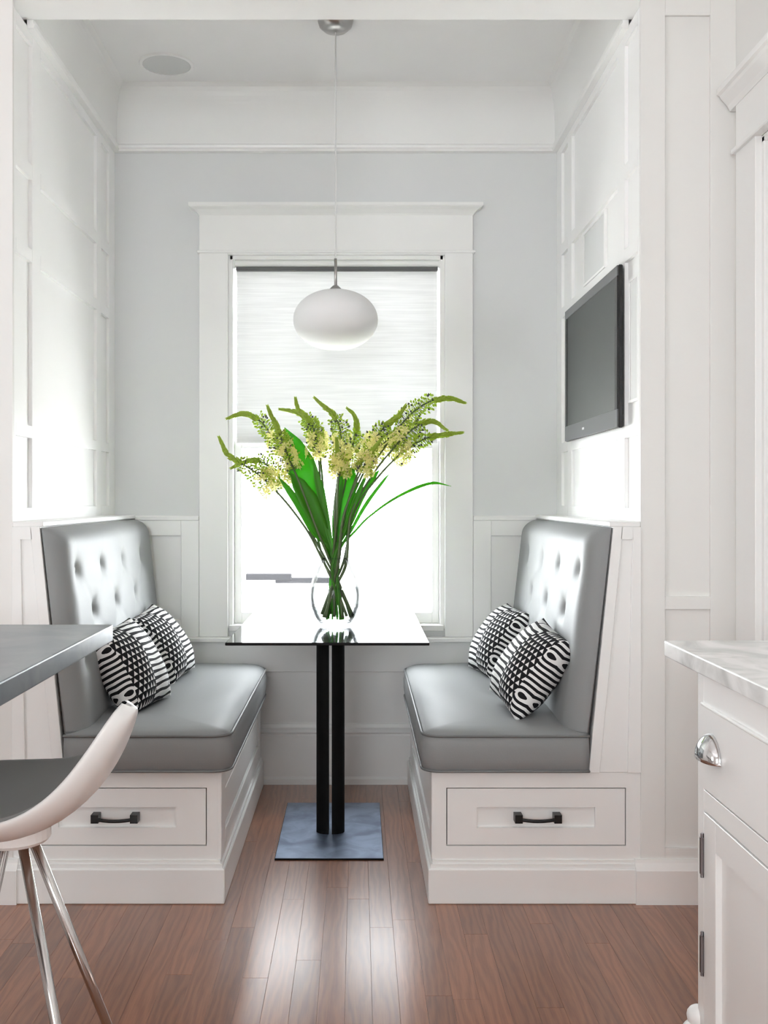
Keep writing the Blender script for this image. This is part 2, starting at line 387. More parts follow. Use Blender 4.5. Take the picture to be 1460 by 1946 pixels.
for (d, nm) in (((WX0-0.006, WX0+0.012, YB-0.004, YB+0.14, WZ0, WZ1+0.004), 'jamb'), ((WX1-0.012, WX1+0.006, YB-0.004, YB+0.14, WZ0, WZ1+0.004), 'jamb'),
                ((WX0, WX1, YB-0.004, YB+0.14, WZ1-0.012, WZ1+0.004), 'head_jamb'), ((WX0, WX1, YB-0.03, YB+0.14, WZ0-0.006, WZ0+0.016), 'sill')):
    box(nm, 'trim', d, win, 0.001)
def sash(nm, y0, z0, z1, sw):
    a, c = WX0+0.013, WX1-0.013
    s = box(nm, 'trim', (a, a+sw, y0, y0+0.03, z0, z1), win, 0.002)
    box('sash_stile', 'trim', (c-sw, c, y0, y0+0.03, z0, z1), s, 0.002)
    box('sash_rail', 'trim', (a+sw, c-sw, y0, y0+0.03, z0, z0+0.045), s, 0.002)
    box('sash_rail', 'trim', (a+sw, c-sw, y0, y0+0.03, z1-0.034, z1), s, 0.002)
    box('pane', 'pane', (a+sw-0.004, c-sw+0.004, y0+0.013, y0+0.017, z0+0.04, z1-0.03), s)
sash('lower_sash', YB+0.050, WZ0+0.016, 1.425, 0.030)
sash('upper_sash', YB+0.086, 1.392, WZ1-0.012, 0.030)

# right return wall of the kitchen with a doorway
b = bmesh.new()
DZ = 2.165; DY0, DY1 = 1.98, 2.80
bx(b, KX1, 1.5, KY0, DY0, 0, KZ); bx(b, KX1, 1.5, DY1, YF+0.02, 0, KZ); bx(b, KX1, 1.5, DY0, DY1, DZ, KZ)
wr2 = tag(obj('wall_kitchen_right', b, 'warm'), 'off white wall carrying the door casing at the right edge', 'wall', kind='structure')
dr = thing('door_1', (KX1, 2.4, 0), 'white cased doorway at the right edge of the picture', 'door', kind='structure')
cx = KX1-0.020
box('side_casing', 'trim', (cx, KX1, DY1, DY1+0.145, 0, DZ+0.005), dr, 0.002)
box('side_casing', 'trim', (cx, KX1, DY0-0.145, DY0, 0.95, DZ+0.005), dr, 0.002)
box('header_bead', 'trim', (cx-0.012, KX1, DY0-0.155, DY1+0.155, DZ+0.003, DZ+0.018), dr, 0.003)
box('header_board', 'trim', (cx, KX1, DY0-0.145, DY1+0.145, DZ+0.018, 2.310), dr, 0.002)
b = bmesh.new()
prism(b, [(KX1, 2.305), (cx-0.002, 2.305), (cx-0.010, 2.320), (cx-0.028, 2.340), (cx-0.032, 2.348), (cx-0.040, 2.352), (cx-0.040, 2.368), (KX1, 2.368)], 'y', DY0-0.185, DY1+0.185)
obj('header_crown', b, 'trim', dr)
box('jamb', 'trim', (KX1-0.002, 1.30, DY1-0.018, DY1+0.002, 0, DZ), dr, 0.002)
box('door_stop', 'trim', (KX1+0.05, KX1+0.09, DY1-0.032, DY1-0.018, 0, DZ), dr, 0.002)
box('head_jamb', 'trim', (KX1-0.002, 1.30, DY0, DY1, DZ-0.016, DZ+0.004), dr, 0.002)
box('door_leaf', 'trim', (KX1+0.09, KX1+0.13, DY0+0.01, DY1-0.02, 0.01, DZ-0.02), dr, 0.002)

# baseboards towards the kitchen
def base_piece(name, x0, x1, yf, label):
    b = bmesh.new()
    prism(b, [(YF+0.01, 0), (yf, 0), (yf, 0.098), (yf+0.003, 0.103), (yf+0.012, 0.118), (yf+0.014, 0.128), (YF+0.01, 0.130)], 'x', x0, x1)
    tag(obj(name, b, 'trim'), label, 'baseboard', kind='structure')
base_piece('baseboard_right', 0.808, KX1, YF-0.020, 'white baseboard right of the bench drawer')
base_piece('baseboard_left', KX0, -0.990, YF-0.020, 'white baseboard at the left edge behind the stool')

# the rest of the kitchen shell, behind and beside the camera
def holed_wall(name, axis, at, lo, hi, o0, o1, oz0, oz1, label):
    b = bmesh.new()
    def pc(a, c, z0, z1):
        if axis == 'y': bx(b, a, c, at-0.1, at, z0, z1)
        else: bx(b, at-0.1, at, a, c, z0, z1)
    pc(lo, o0, 0, KZ); pc(o1, hi, 0, KZ); pc(o0, o1, 0, oz0); pc(o0, o1, oz1, KZ)
    tag(obj(name, b, 'white'), label, 'wall', kind='structure')
holed_wall('wall_kitchen_rear', 'y', KY0, KX0-0.1, 1.5, -1.6, -0.2, 1.0, 2.2, 'white kitchen wall behind the viewer')
holed_wall('wall_kitchen_left', 'x', KX0, KY0-0.1, YF+0.02, -0.3, 0.5, 1.0, 2.2, 'white kitchen wall far to the left')
t = thing('window_2', (-0.9, KY0, 1.0), 'unseen kitchen window behind the viewer, sized for fill light', 'window', kind='structure')  # out of view; its size sets the fill light from behind
for xx in (-1.6, -0.92, -0.24): box('frame_bar', 'trim', (xx, xx+0.04, KY0-0.08, KY0-0.02, 1.0, 2.2), t)
for zz in (1.0, 2.16): box('frame_rail', 'trim', (-1.56, -0.24, KY0-0.08, KY0-0.02, zz, zz+0.04), t)
box('pane', 'pane', (-1.56, -0.24, KY0-0.052, KY0-0.048, 1.04, 2.16), t)
t = thing('window_3', (KX0, 0.1, 1.0), 'unseen kitchen window far to the left, added for fill light', 'window', kind='structure')  # out of view; added to light faces turned to the left
for yy in (-0.3, 0.46): box('frame_bar', 'trim', (KX0-0.08, KX0-0.02, yy, yy+0.04, 1.0, 2.2), t)
for zz in (1.0, 2.16): box('frame_rail', 'trim', (KX0-0.08, KX0-0.02, -0.26, 0.46, zz, zz+0.04), t)
box('pane', 'pane', (KX0-0.052, KX0-0.048, -0.26, 0.46, 1.04, 2.16), t)

# outdoors
b = bmesh.new(); bx(b, -14, 14, 4.45, 24, -0.35, -0.30)
tag(obj('ground', b, 'ground'), 'pale patio outside the window', 'ground', kind='structure')
t = thing('patio_rail', (-0.15, 5.6, -0.3), 'grey metal rail end outside, low behind the window glass', 'railing')
box('top_bar', 'rail_out', (-0.61, -0.36, 5.58, 5.62, 0.735, 0.772), t, 0.004)
box('lower_bar', 'rail_out', (-0.45, -0.12, 5.585, 5.615, 0.718, 0.750), t, 0.004)
box('post', 'rail_out', (-0.16, -0.11, 5.575, 5.625, -0.3, 0.75), t, 0.004)

# ------------------------------------------------------------------ built-in benches
def bench(side):
    s = 'right' if side > 0 else 'left'; flip = None if side > 0 else XM
    lab = ('white built-in bench base with drawer, under the television' if side > 0 else 'white built-in bench base with drawer, behind the stool')
    t = thing('built_in_bench', (XM+side*0.62, 3.6, 0), lab, 'bench', 'built-in benches of the nook')
    U = lambda u: XM+u
    yf = 2.998
    # carcass with inset opening for the drawer (front frame built from four boards)
    box('carcass', 'trim', (U(0.318), U(0.915), yf+0.02, YB-0.055, 0.02, 0.379), t, 0, flip)
    fr = [(U(0.316), U(0.350), 0.10, 0.379), (U(0.875), U(0.917), 0.10, 0.379), (U(0.350), U(0.875), 0.334, 0.379), (U(0.350), U(0.875), 0.10, 0.164)]
    for a, c, z0, z1 in fr: box('frame_board', 'trim', (a, c, yf, yf+0.022, z0, z1), t, 0, flip)
    # drawer: shaker front with a recessed middle
    d = box('drawer', 'trim', (U(0.353), U(0.872), yf+0.012, yf+0.018, 0.167, 0.331), t, 0, flip)
    box('drawer_gap_shade', 'toe', (U(0.350), U(0.875), yf+0.0185, yf+0.0215, 0.164, 0.334), d, 0, flip)  # dark sheet behind the drawer, the gap's shade put into its colour
    for a, c, z0, z1 in ((0.353, 0.440, 0.167, 0.331), (0.785, 0.872, 0.167, 0.331), (0.440, 0.785, 0.277, 0.331), (0.440, 0.785, 0.167, 0.217)):
        box('drawer_frame', 'trim', (U(a), U(c), yf+0.001, yf+0.013, z0, z1), d, 0.0, flip)
    h = bmesh.new()
    for a in (0.548, 0.662): bx(h, U(a), U(a+0.022), yf-0.022, yf+0.012, 0.236, 0.260)
    tube(h, smooth_path([(U(0.560), yf-0.016, 0.246), (U(0.59), yf-0.020, 0.243), (U(0.616), yf-0.021, 0.242), (U(0.642), yf-0.020, 0.243), (U(0.672), yf-0.016, 0.246)], 4), 0.0052, 8)
    hh = obj('handle', h, 'bronze', d, flip=flip); hh['label'] = 'black metal bar pull'
    # plinth wrapping the front and the aisle side
    b = bmesh.new()
    bx(b, U(0.296), U(0.905), yf-0.018, YB-0.03, 0, 0.102)
    obj('plinth', b, 'trim', t, bevel=0.003, seg=1, flip=flip)
    b = bmesh.new(); bx(b, U(0.303), U(0.905), yf-0.011, YB-0.03, 0.100, 0.114); bx(b, U(0.309), U(0.905), yf-0.006, YB-0.03, 0.112, 0.124)
    obj('plinth_moulding', b, 'trim', t, flip=flip)
    # aisle side: frame round a recessed panel
    for y0, y1, z0, z1 in ((yf+0.001, yf+0.09, 0.124, 0.379), (YB-0.15, YB-0.055, 0.124, 0.379), (yf+0.09, YB-0.15, 0.312, 0.379), (yf+0.09, YB-0.15, 0.124, 0.185)):
        box('side_frame', 'trim', (U(0.307), U(0.319), y0, y1, z0, z1), t, 0.002, flip)
    box('side_mould', 'trim', (U(0.311), U(0.319), yf+0.10, YB-0.16, 0.195, 0.302), t, 0.003, flip)
    # wedge end panel, back board and top ledge
    b = bmesh.new()
    prism(b, [(U(0.764), 0.380), (U(0.917), 0.380), (U(0.917), 1.096), (U(0.836), 1.096)], 'y', 2.996, 3.014)
    obj('end_panel', b, 'trim', t, flip=flip)
    b = bmesh.new()
    prism(b, [(U(0.764), 0.380), (U(0.796), 0.380), (U(0.864), 1.096), (U(0.836), 1.096)], 'y', 2.988, 2.9965)
    obj('end_stile', b, 'trim', t, flip=flip, bevel=0.001, seg=1)
    b = bmesh.new(); prism(b, [(U(0.878), 0.380), (U(0.917), 0.380), (U(0.917), 1.096), (U(0.892), 1.096)], 'y', 2.988, 2.9965)
    obj('end_stile', b, 'trim', t, flip=flip, bevel=0.001, seg=1)
    b = bmesh.new(); prism(b, [(U(0.858), 1.060), (U(0.893), 1.060), (U(0.893), 1.096), (U(0.862), 1.096)], 'y', 2.988, 2.9965)
    obj('end_rail', b, 'trim', t, flip=flip)
    b = bmesh.new()
    prism(b, [(U(0.768), 0.380), (U(0.917), 0.380), (U(0.917), 1.096), (U(0.838), 1.096)], 'y', 3.014, YB-0.024)
    obj('back_board', b, 'trim', t, flip=flip)
    box('ledge', 'trim', (U(0.826), U(0.9165), 2.990, YB-0.0225, 1.096, 1.112), t, 0.003, flip)
    return t
bench(1); bench(-1)

# ------------------------------------------------------------------ upholstery
def seat_cushion(side):
    flip = None if side > 0 else XM
    t = thing('seat_cushion', (XM+side*0.52, 3.6, 0.38), 'grey leather seat cushion on the bench ' + ('under the television' if side > 0 else 'behind the stool'), 'cushion', 'seat cushions of the benches')
    u0, u1, y0, y1, z0, z1 = 0.281, 0.763, 2.978, 4.215, 0.381, 0.489
    R = 0.05                                         # plan rounding of the free corners
    def outline(ins, n=8):
        pts = []
        a0, a1, b0, b1 = u0+ins, u1-0.001, y0+ins, y1-ins*0.6
        r = max(R-ins, 0.006); r2 = max(0.09-ins, 0.01)
        for k in range(n+1): th = math.pi+math.pi/2*k/n; pts.append((a0+r+r*math.cos(th), b0+r+r*math.sin(th)))
        m = 20
        for k in range(1, m): pts.append((a0+r+(a1-a0-r)*k/m, b0))
        pts.append((a1, b0))
        for k in range(1, 28): pts.append((a1, b0+(b1-b0)*k/28))
        pts.append((a1, b1))
        for k in range(1, m): pts.append((a1+(a0+r2-a1)*k/m, b1))
        for k in range(n+1): th = math.pi/2+math.pi/2*k/n; pts.append((a0+r2+r2*math.cos(th), b1-r2+r2*math.sin(th)))
        for k in range(1, 28): pts.append((a0, b1-r2+(b0+r-b1+r2)*k/28))
        return pts
    bm = bmesh.new(); rings = []
    top = 0.020
    prof = [(0.006, z0), (0.0, z0+0.006), (-0.005, z0+0.04), (-0.006, z0+0.075), (0.0, z1-0.004), (0.008, z1+0.005), (0.03, z1+0.013), (0.07, z1+0.018), (0.13, z1+top), (0.2, z1+top+0.002)]
    for ins, z in prof:
        rings.append([bm.verts.new((XM+p[0], p[1], z)) for p in outline(ins)])
    n = len(rings[0])
    for a, c in zip(rings, rings[1:]):
        for k in range(n): bm.faces.new([a[k], a[(k+1) % n], c[(k+1) % n], c[k]])
    bm.faces.new(rings[0][::-1]); bm.faces.new(rings[-1])
    # soft sit marks
    for v in bm.verts:
        if v.co.z > z1+0.004:
            v.co.z += 0.0022*math.sin(v.co.y*9+v.co.x*4)+0.0015*math.sin(v.co.x*23+v.co.y*13)
    obj('cushion_body', bm, 'leather', t, smooth=True, flip=flip)
    for z, ins, nm in ((z1, -0.001, 'top_welt'), (z0+0.006, -0.002, 'bottom_welt')):
        w_ = bmesh.new(); pts = [(XM+p[0], p[1], z) for p in outline(ins)]; pts.append(pts[0])
        tube(w_, pts, 0.0042, 6, cap=False); obj(nm, w_, 'welt', t, smooth=True, flip=flip)
    return t
seat_cushion(1); seat_cushion(-1)

BT = [(3.116+0.305*k, 0.962) for k in range(4)]+[(3.262+0.305*k, 0.825) for k in range(3)]+[(3.116+0.305*k, 0.69) for k in range(4)]
def back_u(z): return 0.764+(z-0.49)/(1.094-0.49)*0.068
def back_depth(y, z, y0, y1, z0, z1):
    T = 0.060
    def rnd(d, r): d = max(0.0, min(1.0, d/r)); return math.sqrt(max(0.0, 1-(1-d)**2))
    e = rnd(y-y0, 0.075)*rnd(y1-y, 0.05)*rnd(z1-z, 0.055)*1.0
    dd = T*e+0.006*e
    for (by, bz) in BT:
        r2 = ((y-by)**2+((z-bz)*1.0)**2)
        dd -= 0.015*math.exp(-r2/(2*0.021**2))+0.006*math.exp(-r2/(2*0.05**2))
    # diamond folds between neighbouring buttons
    for i, (ay, az) in enumerate(BT):
        for (by, bz) in BT[i+1:]:
            if abs(abs(ay-by)-0.1525) < 0.02 and abs(az-bz) < 0.16:
                L2 = (by-ay)**2+(bz-az)**2; tt = ((y-ay)*(by-ay)+(z-az)*(bz-az))/L2
                if -0.05 < tt < 1.05:
                    q = abs((y-ay)*(bz-az)-(z-az)*(by-ay))/math.sqrt(L2)
                    dd -= 0.0016*math.exp(-(q/0.016)**2)
    if z > 0.962:                                    # pleats running up from the top row
        for (by, bz) in BT[:4]:
            dd -= 0.0014*math.exp(-((y-by)/0.014)**2)*max(0, 1-(z-0.962)/0.12)
    return max(dd, 0.004)
def back_cushion(side):
    flip = None if side > 0 else XM
    t = thing('back_cushion', (XM+side*0.78, 3.6, 0.5), 'tufted grey leather back cushion ' + ('below the television' if side > 0 else 'on the bench behind the stool'), 'cushion', 'back cushions of the benches')
    y0, y1, z0, z1 = 2.992, YB-0.028, 0.494, 1.094
    ny, nz = 150, 80; bm = bmesh.new(); fr, bk = [], []
    ysamp = [y0+(y1-y0)*(i/ny) for i in range(ny+1)]
    ysamp = sorted(set(ysamp+[y0+0.002, y0+0.004]+[y1-0.002, y1-0.004])); ny = len(ysamp)-1
    zs = sorted(set([z0+(z1-z0)*j/nz for j in range(nz+1)]+[z1-0.001, z1-0.003])); nz = len(zs)-1
    for y in ysamp:
        fr.append([bm.verts.new((XM+back_u(z)-back_depth(y, z, y0, y1, z0, z1), y, z)) for z in zs])
        bk.append([bm.verts.new((XM+back_u(z), y, z)) for z in (zs[0], zs[-1])])
    for i in range(ny):
        for j in range(nz): bm.faces.new([fr[i][j], fr[i+1][j], fr[i+1][j+1], fr[i][j+1]])
        bm.faces.new([bk[i][0], bk[i][1], bk[i+1][1], bk[i+1][0]])
        bm.faces.new([fr[i][0], bk[i][0], bk[i+1][0], fr[i+1][0]]); bm.faces.new([fr[i][-1], fr[i+1][-1], bk[i+1][1], bk[i][1]])
    bm.faces.new([bk[0][0]]+fr[0]+[bk[0][1]]); bm.faces.new(([bk[-1][0]]+fr[-1]+[bk[-1][1]])[::-1])
    obj('cushion_body', bm, 'leather', t, smooth=True, flip=flip)
    for (by, bz) in BT:
        b = bmesh.new(); bmesh.ops.create_uvsphere(b, u_segments=12, v_segments=8, radius=0.011)
        c = XM+back_u(bz)-back_depth(by, bz, y0, y1, z0, z1)
        for v in b.verts: v.co = Vector((v.co.x*0.45+c-0.001, v.co.y+by, v.co.z+bz))
        obj('button', b, 'leather', t, smooth=True, flip=flip)
    return t
back_cushion(1); back_cushion(-1)

# throw pillows
def pillow(T, L, R, label):
    T, L, R = [Vector(p) for p in (T, L, R)]
    c = (L+R)/2; ux = (R-T).normalized(); uy = (T-L); uy = (uy-ux*uy.dot(ux)).normalized(); n = ux.cross(uy)
    A = 0.30; ny = 36; bm = bmesh.new(); G = {}
    for sgn in (1, -1):
        for i in range(ny+1):
            for j in range(ny+1):
                a, b = -1+2*i/ny, -1+2*j/ny
                if sgn < 0 and (i in (0, ny) or j in (0, ny)): G[(sgn, i, j)] = G[(1, i, j)]; continue
                k = 1-0.085*(1-b*b)**1.0 if True else 1
                x_ = a*(1-0.075*(1-b*b)*abs(a)**3); y_ = b*(1-0.075*(1-a*a)*abs(b)**3)
                h = 0.080*((1-a**4)*(1-b**4))**0.5*(0.45+0.55*((1-a*a)*(1-b*b))**0.5)
                h += 0.0035*math.sin(a*7+b*3)*(1-a*a)*(1-b*b)
                G[(sgn, i, j)] = bm.verts.new((x_*A/2, y_*A/2, sgn*h))
    for sgn in (1, -1):
        for i in range(ny):
            for j in range(ny):
                q = [G[(sgn, i, j)], G[(sgn, i+1, j)], G[(sgn, i+1, j+1)], G[(sgn, i, j+1)]]
                bm.faces.new(q if sgn > 0 else q[::-1])
    o = obj('throw_pillow', bm, 'pillow', smooth=True)
    o.matrix_world = Matrix((( ux.x, uy.x, n.x, c.x), (ux.y, uy.y, n.y, c.y), (ux.z, uy.z, n.z, c.z), (0, 0, 0, 1)))
    tag(o, label, 'pillow', 'patterned throw pillows on the benches')
pillow((0.614, 3.391, 0.786), (0.436, 3.401, 0.545), (0.658, 3.097, 0.741), 'black and white patterned pillow in front on the bench under the television')
pillow((0.598, 4.105, 0.761), (0.439, 4.079, 0.508), (0.658, 3.811, 0.753), 'black and white pillow at the rear of the bench under the television')
pillow((-0.775, 3.482, 0.776), (-0.629, 3.464, 0.514), (-0.848, 3.192, 0.755), 'black and white patterned pillow nearest the white stool back')
pillow((-0.799, 3.991, 0.770), (-0.632, 3.993, 0.522), (-0.840, 3.695, 0.741), 'black and white pillow on the left bench, farther from the stool')

# ------------------------------------------------------------------ table
TX, TY = -0.093, 3.645
t = thing('pedestal_table', (TX, TY, 0), 'black glass topped pedestal table between the two benches', 'table')
box('table_top', 'table', (TX-0.312, TX+0.312, 3.132, 4.158, 0.730, 0.739), t, 0.0015)
for s in (-1, 1):                                    # two half-round posts with a slit between them
    b = bmesh.new(); cxx = TX-0.003
    prism(b, [(cxx+s*(0.0056+0.044*math.cos(a)), TY-0.03+0.034*math.sin(a)) for a in [-math.pi/2+math.pi*k/16 for k in range(17)]], 'z', 0.006, 0.728)
    obj('column', b, 'black', t)
box('base_plate', 'plate', (TX-0.177, TX+0.177, 3.345, 3.955, 0.001, 0.007), t, 0.001)
box('base_rim', 'black', (TX-0.178, TX+0.178, 3.344, 3.956, 0.0005, 0.0058), t)
box('top_plate', 'black', (TX-0.14, TX+0.14, TY-0.25, TY+0.25, 0.722, 0.7305), t)

# ------------------------------------------------------------------ vase and flowers
VX, VY, VZ = (637-CX)*3.56/F, 3.56, 0.7395
t = thing('glass_vase', (VX, VY, VZ), 'clear egg shaped glass vase on the black table', 'vase')
prof = [(0.0, 0.0), (0.050, 0.0), (0.058, 0.004), (0.072, 0.030), (0.084, 0.065), (0.089, 0.100), (0.086, 0.130), (0.077, 0.165), (0.064, 0.198), (0.050, 0.225), (0.046, 0.234)]
prof2 = [(0.0435, 0.234), (0.0475, 0.224), (0.0615, 0.197), (0.0745, 0.164), (0.0835, 0.130), (0.0865, 0.100), (0.0815, 0.066), (0.069, 0.031), (0.054, 0.009), (0.0, 0.007)]
b = bmesh.new(); lathe(b, prof+prof2, (VX, VY, VZ), 48); obj('vase_glass', b, 'vase', t, smooth=True)
b = bmesh.new(); tube(b, [(VX+0.045*math.cos(a*math.pi/24), VY+0.045*math.sin(a*math.pi/24), VZ+0.234) for a in range(49)], 0.0017, 6, cap=False); obj('rim', b, 'vase', t, smooth=True)
b = bmesh.new(); lathe(b, [(0.0, 0.0085), (0.053, 0.0095), (0.068, 0.031), (0.0805, 0.066), (0.0855, 0.100), (0.0825, 0.130), (0.0, 0.130)], (VX, VY, VZ), 48); obj('water', b, 'water', t, smooth=False)

def petal_flower(bm, c, nrm, r):
    nrm = nrm.normalized(); s = nrm.orthogonal().normalized(); u = nrm.cross(s)
    for k in range(6):
        th = k*math.pi/3+random.random()*0.4
        d = s*math.cos(th)+u*math.sin(th); e = nrm.cross(d)
        p0 = bm.verts.new(c); p1 = bm.verts.new(c+d*r*0.55+e*r*0.24+nrm*r*0.22); p2 = bm.verts.new(c+d*r+nrm*r*0.1); p3 = bm.verts.new(c+d*r*0.55-e*r*0.24+nrm*r*0.22)
        bm.faces.new([p0, p1, p2, p3])
def blob(bm, c, d, ln, r):                            # a six sided bud
    d = d.normalized(); s = d.orthogonal().normalized(); u = d.cross(s)
    a = bm.verts.new(c-d*ln*0.5); z = bm.verts.new(c+d*ln*0.5)
    ring = [bm.verts.new(c+(s*math.cos(k*math.pi/2.5)+u*math.sin(k*math.pi/2.5))*r) for k in range(5)]
    for k in range(5): bm.faces.new([a, ring[(k+1) % 5], ring[k]]); bm.faces.new([z, ring[k], ring[(k+1) % 5]])

def flower(path, dy, label, bloom, fat=1.0, seed=0):
    random.seed(100+seed)
    p1 = P(path[0][0], path[0][1], VY+dy*0.4)
    lean = max(-1, min(1, (path[1][0]-637)/70))
    neck = Vector((VX+lean*0.030+random.uniform(-0.013, 0.013), VY+dy*0.15+random.uniform(-0.015, 0.015), VZ+0.220))
    foot = neck-(p1-neck).normalized()*0.0; d = (p1-neck); d.z = 0
    hd = d.normalized() if d.length > 1e-4 else Vector((1, 0, 0))
    foot = Vector((VX-lean*0.050+random.uniform(-0.014, 0.014), VY-dy*0.3+random.uniform(-0.015, 0.015), VZ+0.020+random.uniform(0, 0.02)))
    pts = [foot, foot.lerp(neck, 0.5)+Vector((-lean*0.004, 0, 0)), neck]+[P(px, py, VY+dy*(0.4+0.6*i/(len(path)-1))) for i, (px, py) in enumerate(path)]
    sp = smooth_path(pts, 10); n = len(sp)
    t = thing('foxtail_lily', foot, label, 'flower', 'flowers in the glass vase')
    cum = [0.0]
    for a, c in zip(sp, sp[1:]): cum.append(cum[-1]+(c-a).length)
    Lt = cum[-1]; spike = 0.235*fat                  # length of the flower spike
    rad = [0.0054-0.0026*(c/Lt) for c in cum]
    b = bmesh.new(); tube(b, sp, rad, 6); obj('stem', b, 'stem', t, smooth=True)
    bb, bd, by = bmesh.new(), bmesh.new(), bmesh.new()
    nb = 240
    for k in range(nb):
        f = k/(nb-1)                                 # 0 at the foot of the spike, 1 at the tip
        s = Lt-spike*(1-f)
        i = max(1, next((q for q in range(n) if cum[q] >= s-1e-6), n-1)); tt = (s-cum[i-1])/max(1e-6, cum[i]-cum[i-1])
        c = sp[i-1].lerp(sp[i], tt); ax = (sp[i]-sp[i-1]).normalized()
        o1 = ax.orthogonal().normalized(); o2 = ax.cross(o1); th = k*2.39996+random.random()*0.5
        out = o1*math.cos(th)+o2*math.sin(th)
        tipf = max(0.0, 1-f)
        if f > 0.58:                                 # tight bristly tip
            r = 0.001+0.024*fat*tipf**0.8; q = c+out*r*random.uniform(0.2, 0.8)
            blob(bb, q, ax*0.9+out*0.3, 0.022, 0.0046)
        else:
            r = (0.014+0.022*min(1, tipf*1.2))*random.uniform(0.55, 1.2); q = c+out*r+ax*0.006
            tube(bd if random.random() < 0.3 else bb, [c, q], 0.0010, 3, cap=False)
            if f < bloom*0.62 and random.random() < 0.34: petal_flower(by, q, out+ax*0.2, random.uniform(0.014, 0.021))
            else: blob(bd if random.random() < 0.12 else bb, q, out+ax*0.4, random.uniform(0.010, 0.015), 0.0046)
    for bm_, nm, m in ((bb, 'bud_cluster', 'bud'), (bd, 'seed_buds', 'bud_dark'), (by, 'blossom_cluster', 'yellow')):
        if len(bm_.verts): o = obj(nm, bm_, m, t); o['kind'] = 'stuff'
        else: bm_.free()
    random.seed(7+seed)
FL = [
 ([(585, 1010), (540, 950), (495, 905), (458, 880), (432, 862), (417, 832)], -0.05, 'lily arching farthest left with its tip curled up', 0.45),
 ([(590, 1010), (550, 940), (515, 890), (485, 875), (460, 880), (441, 889)], 0.03, 'lily drooping low at the left of the bouquet', 0.55),
 ([(597, 1000), (565, 930), (540, 870), (515, 825), (490, 797), (462, 786), (433, 795)], 0.06, 'lily bending left with a long pointed tip near the window edge', 0.5),
 ([(600, 1000), (570, 920), (545, 860), (528, 815), (516, 790), (509, 773)], -0.08, 'short upright lily in the left part of the bouquet', 0.62),
 ([(615, 980), (608, 900), (604, 850), (597, 815), (580, 790), (567, 778), (562, 758)], 0.00, 'lily left of centre with an upturned tip', 0.55),
 ([(618, 980), (612, 900), (604, 840), (590, 805), (568, 785), (533, 778)], 0.08, 'lily left of centre with a tip pointing left', 0.5),
 ([(636, 980), (643, 900), (648, 850), (646, 815), (633, 787), (615, 772), (599, 757)], -0.04, 'tall central lily leaning left at its tip', 0.5),
 ([(645, 980), (660, 900), (670, 850), (678, 812), (674, 790), (661, 777)], 0.05, 'central lily with a hooked tip', 0.55),
 ([(640, 990), (642, 930), (645, 890), (642, 860), (640, 835)], -0.09, 'short open yellow lily at the centre front', 0.9),
 ([(655, 980), (680, 900), (702, 850), (730, 812), (756, 792), (771, 771)], -0.02, 'lily right of centre with a small upright tip', 0.55),
 ([(663, 975), (705, 890), (742, 835), (778, 790), (815, 764), (852, 757), (883, 765)], 0.05, 'highest lily on the right, arching over the casing', 0.35),
 ([(668, 975), (710, 900), (750, 850), (785, 815), (820, 800), (849, 817)], -0.05, 'middle lily on the right with a drooping tip', 0.5),
 ([(675, 970), (720, 905), (765, 860), (805, 835), (840, 827), (878, 822)], 0.02, 'lowest lily on the right, tip pointing outwards', 0.35),
 ([(658, 980), (688, 905), (712, 865), (742, 832), (775, 812), (810, 800)], 0.09, 'leafy green lily within the right cluster', 0.6),
 ([(652, 985), (676, 920), (690, 890), (702, 865), (722, 838)], -0.10, 'short yellow lily at the front right of the bouquet', 0.85),
]
for i, (pa, dy, lab, bl) in enumerate(FL): flower(pa, dy, lab, bl, 1.15 if i in (0, 2, 10, 12) else 0.55 if i in (8, 14) else 1.0, i)

def leaf(path, widths, dy, label, fold=0.35, fac=(0, -1, 0)):
    neck = Vector((VX+random.uniform(-0.015, 0.015), VY+random.uniform(-0.015, 0.015), VZ+0.215))
    foot = Vector((VX+random.uniform(-0.03, 0.03), VY+random.uniform(-0.02, 0.02), VZ+0.02))
    pts = [foot, neck]+[P(px, py, VY+dy*(i+1)/len(path)) for i, (px, py) in enumerate(path)]
    sp = smooth_path(pts, 8); W = [0.006, 0.008]+widths; n = len(sp)
    bm = bmesh.new(); rows = []
    f = Vector(fac)
    for i, p in enumerate(sp):
        q = i/(n-1)*(len(W)-1); k = min(int(q), len(W)-2); wd = W[k]+(W[k+1]-W[k])*(q-k)
        tg = (sp[min(i+1, n-1)]-sp[max(i-1, 0)]).normalized(); sd = tg.cross(f).normalized(); nn = sd.cross(tg).normalized()
        hw = max(wd/2, 0.0004)
        mid = p; rows.append([[bm.verts.new(mid+sd*hw*a+nn*hw*fold*abs(a)+nn*o_) for a in (-1, -0.5, 0, 0.5, 1)] for o_ in (0.0005, -0.0005)])
    for r0, r1 in zip(rows, rows[1:]):
        for k in range(4):
            bm.faces.new([r0[0][k], r0[0][k+1], r1[0][k+1], r1[0][k]]); bm.faces.new([r0[1][k], r1[1][k], r1[1][k+1], r0[1][k+1]])
        bm.faces.new([r0[0][0], r1[0][0], r1[1][0], r0[1][0]]); bm.faces.new([r0[0][4], r0[1][4], r1[1][4], r1[0][4]])
    o = obj('long_leaf', bm, 'leaf', smooth=True); tag(o, label, 'leaf', 'leaves in the glass vase')
leaf([(612, 1000), (592, 940), (572, 885), (555, 845), (541, 812)], [0.062, 0.100, 0.104, 0.070, 0.0], 0.05, 'broad bright green leaf, tallest in the bouquet')
leaf([(606, 1000), (585, 955), (565, 920), (552, 898)], [0.055, 0.070, 0.050, 0.0], -0.03, 'shorter dark leaf left of the broad green leaf', 0.5, (0.5, -1, 0))
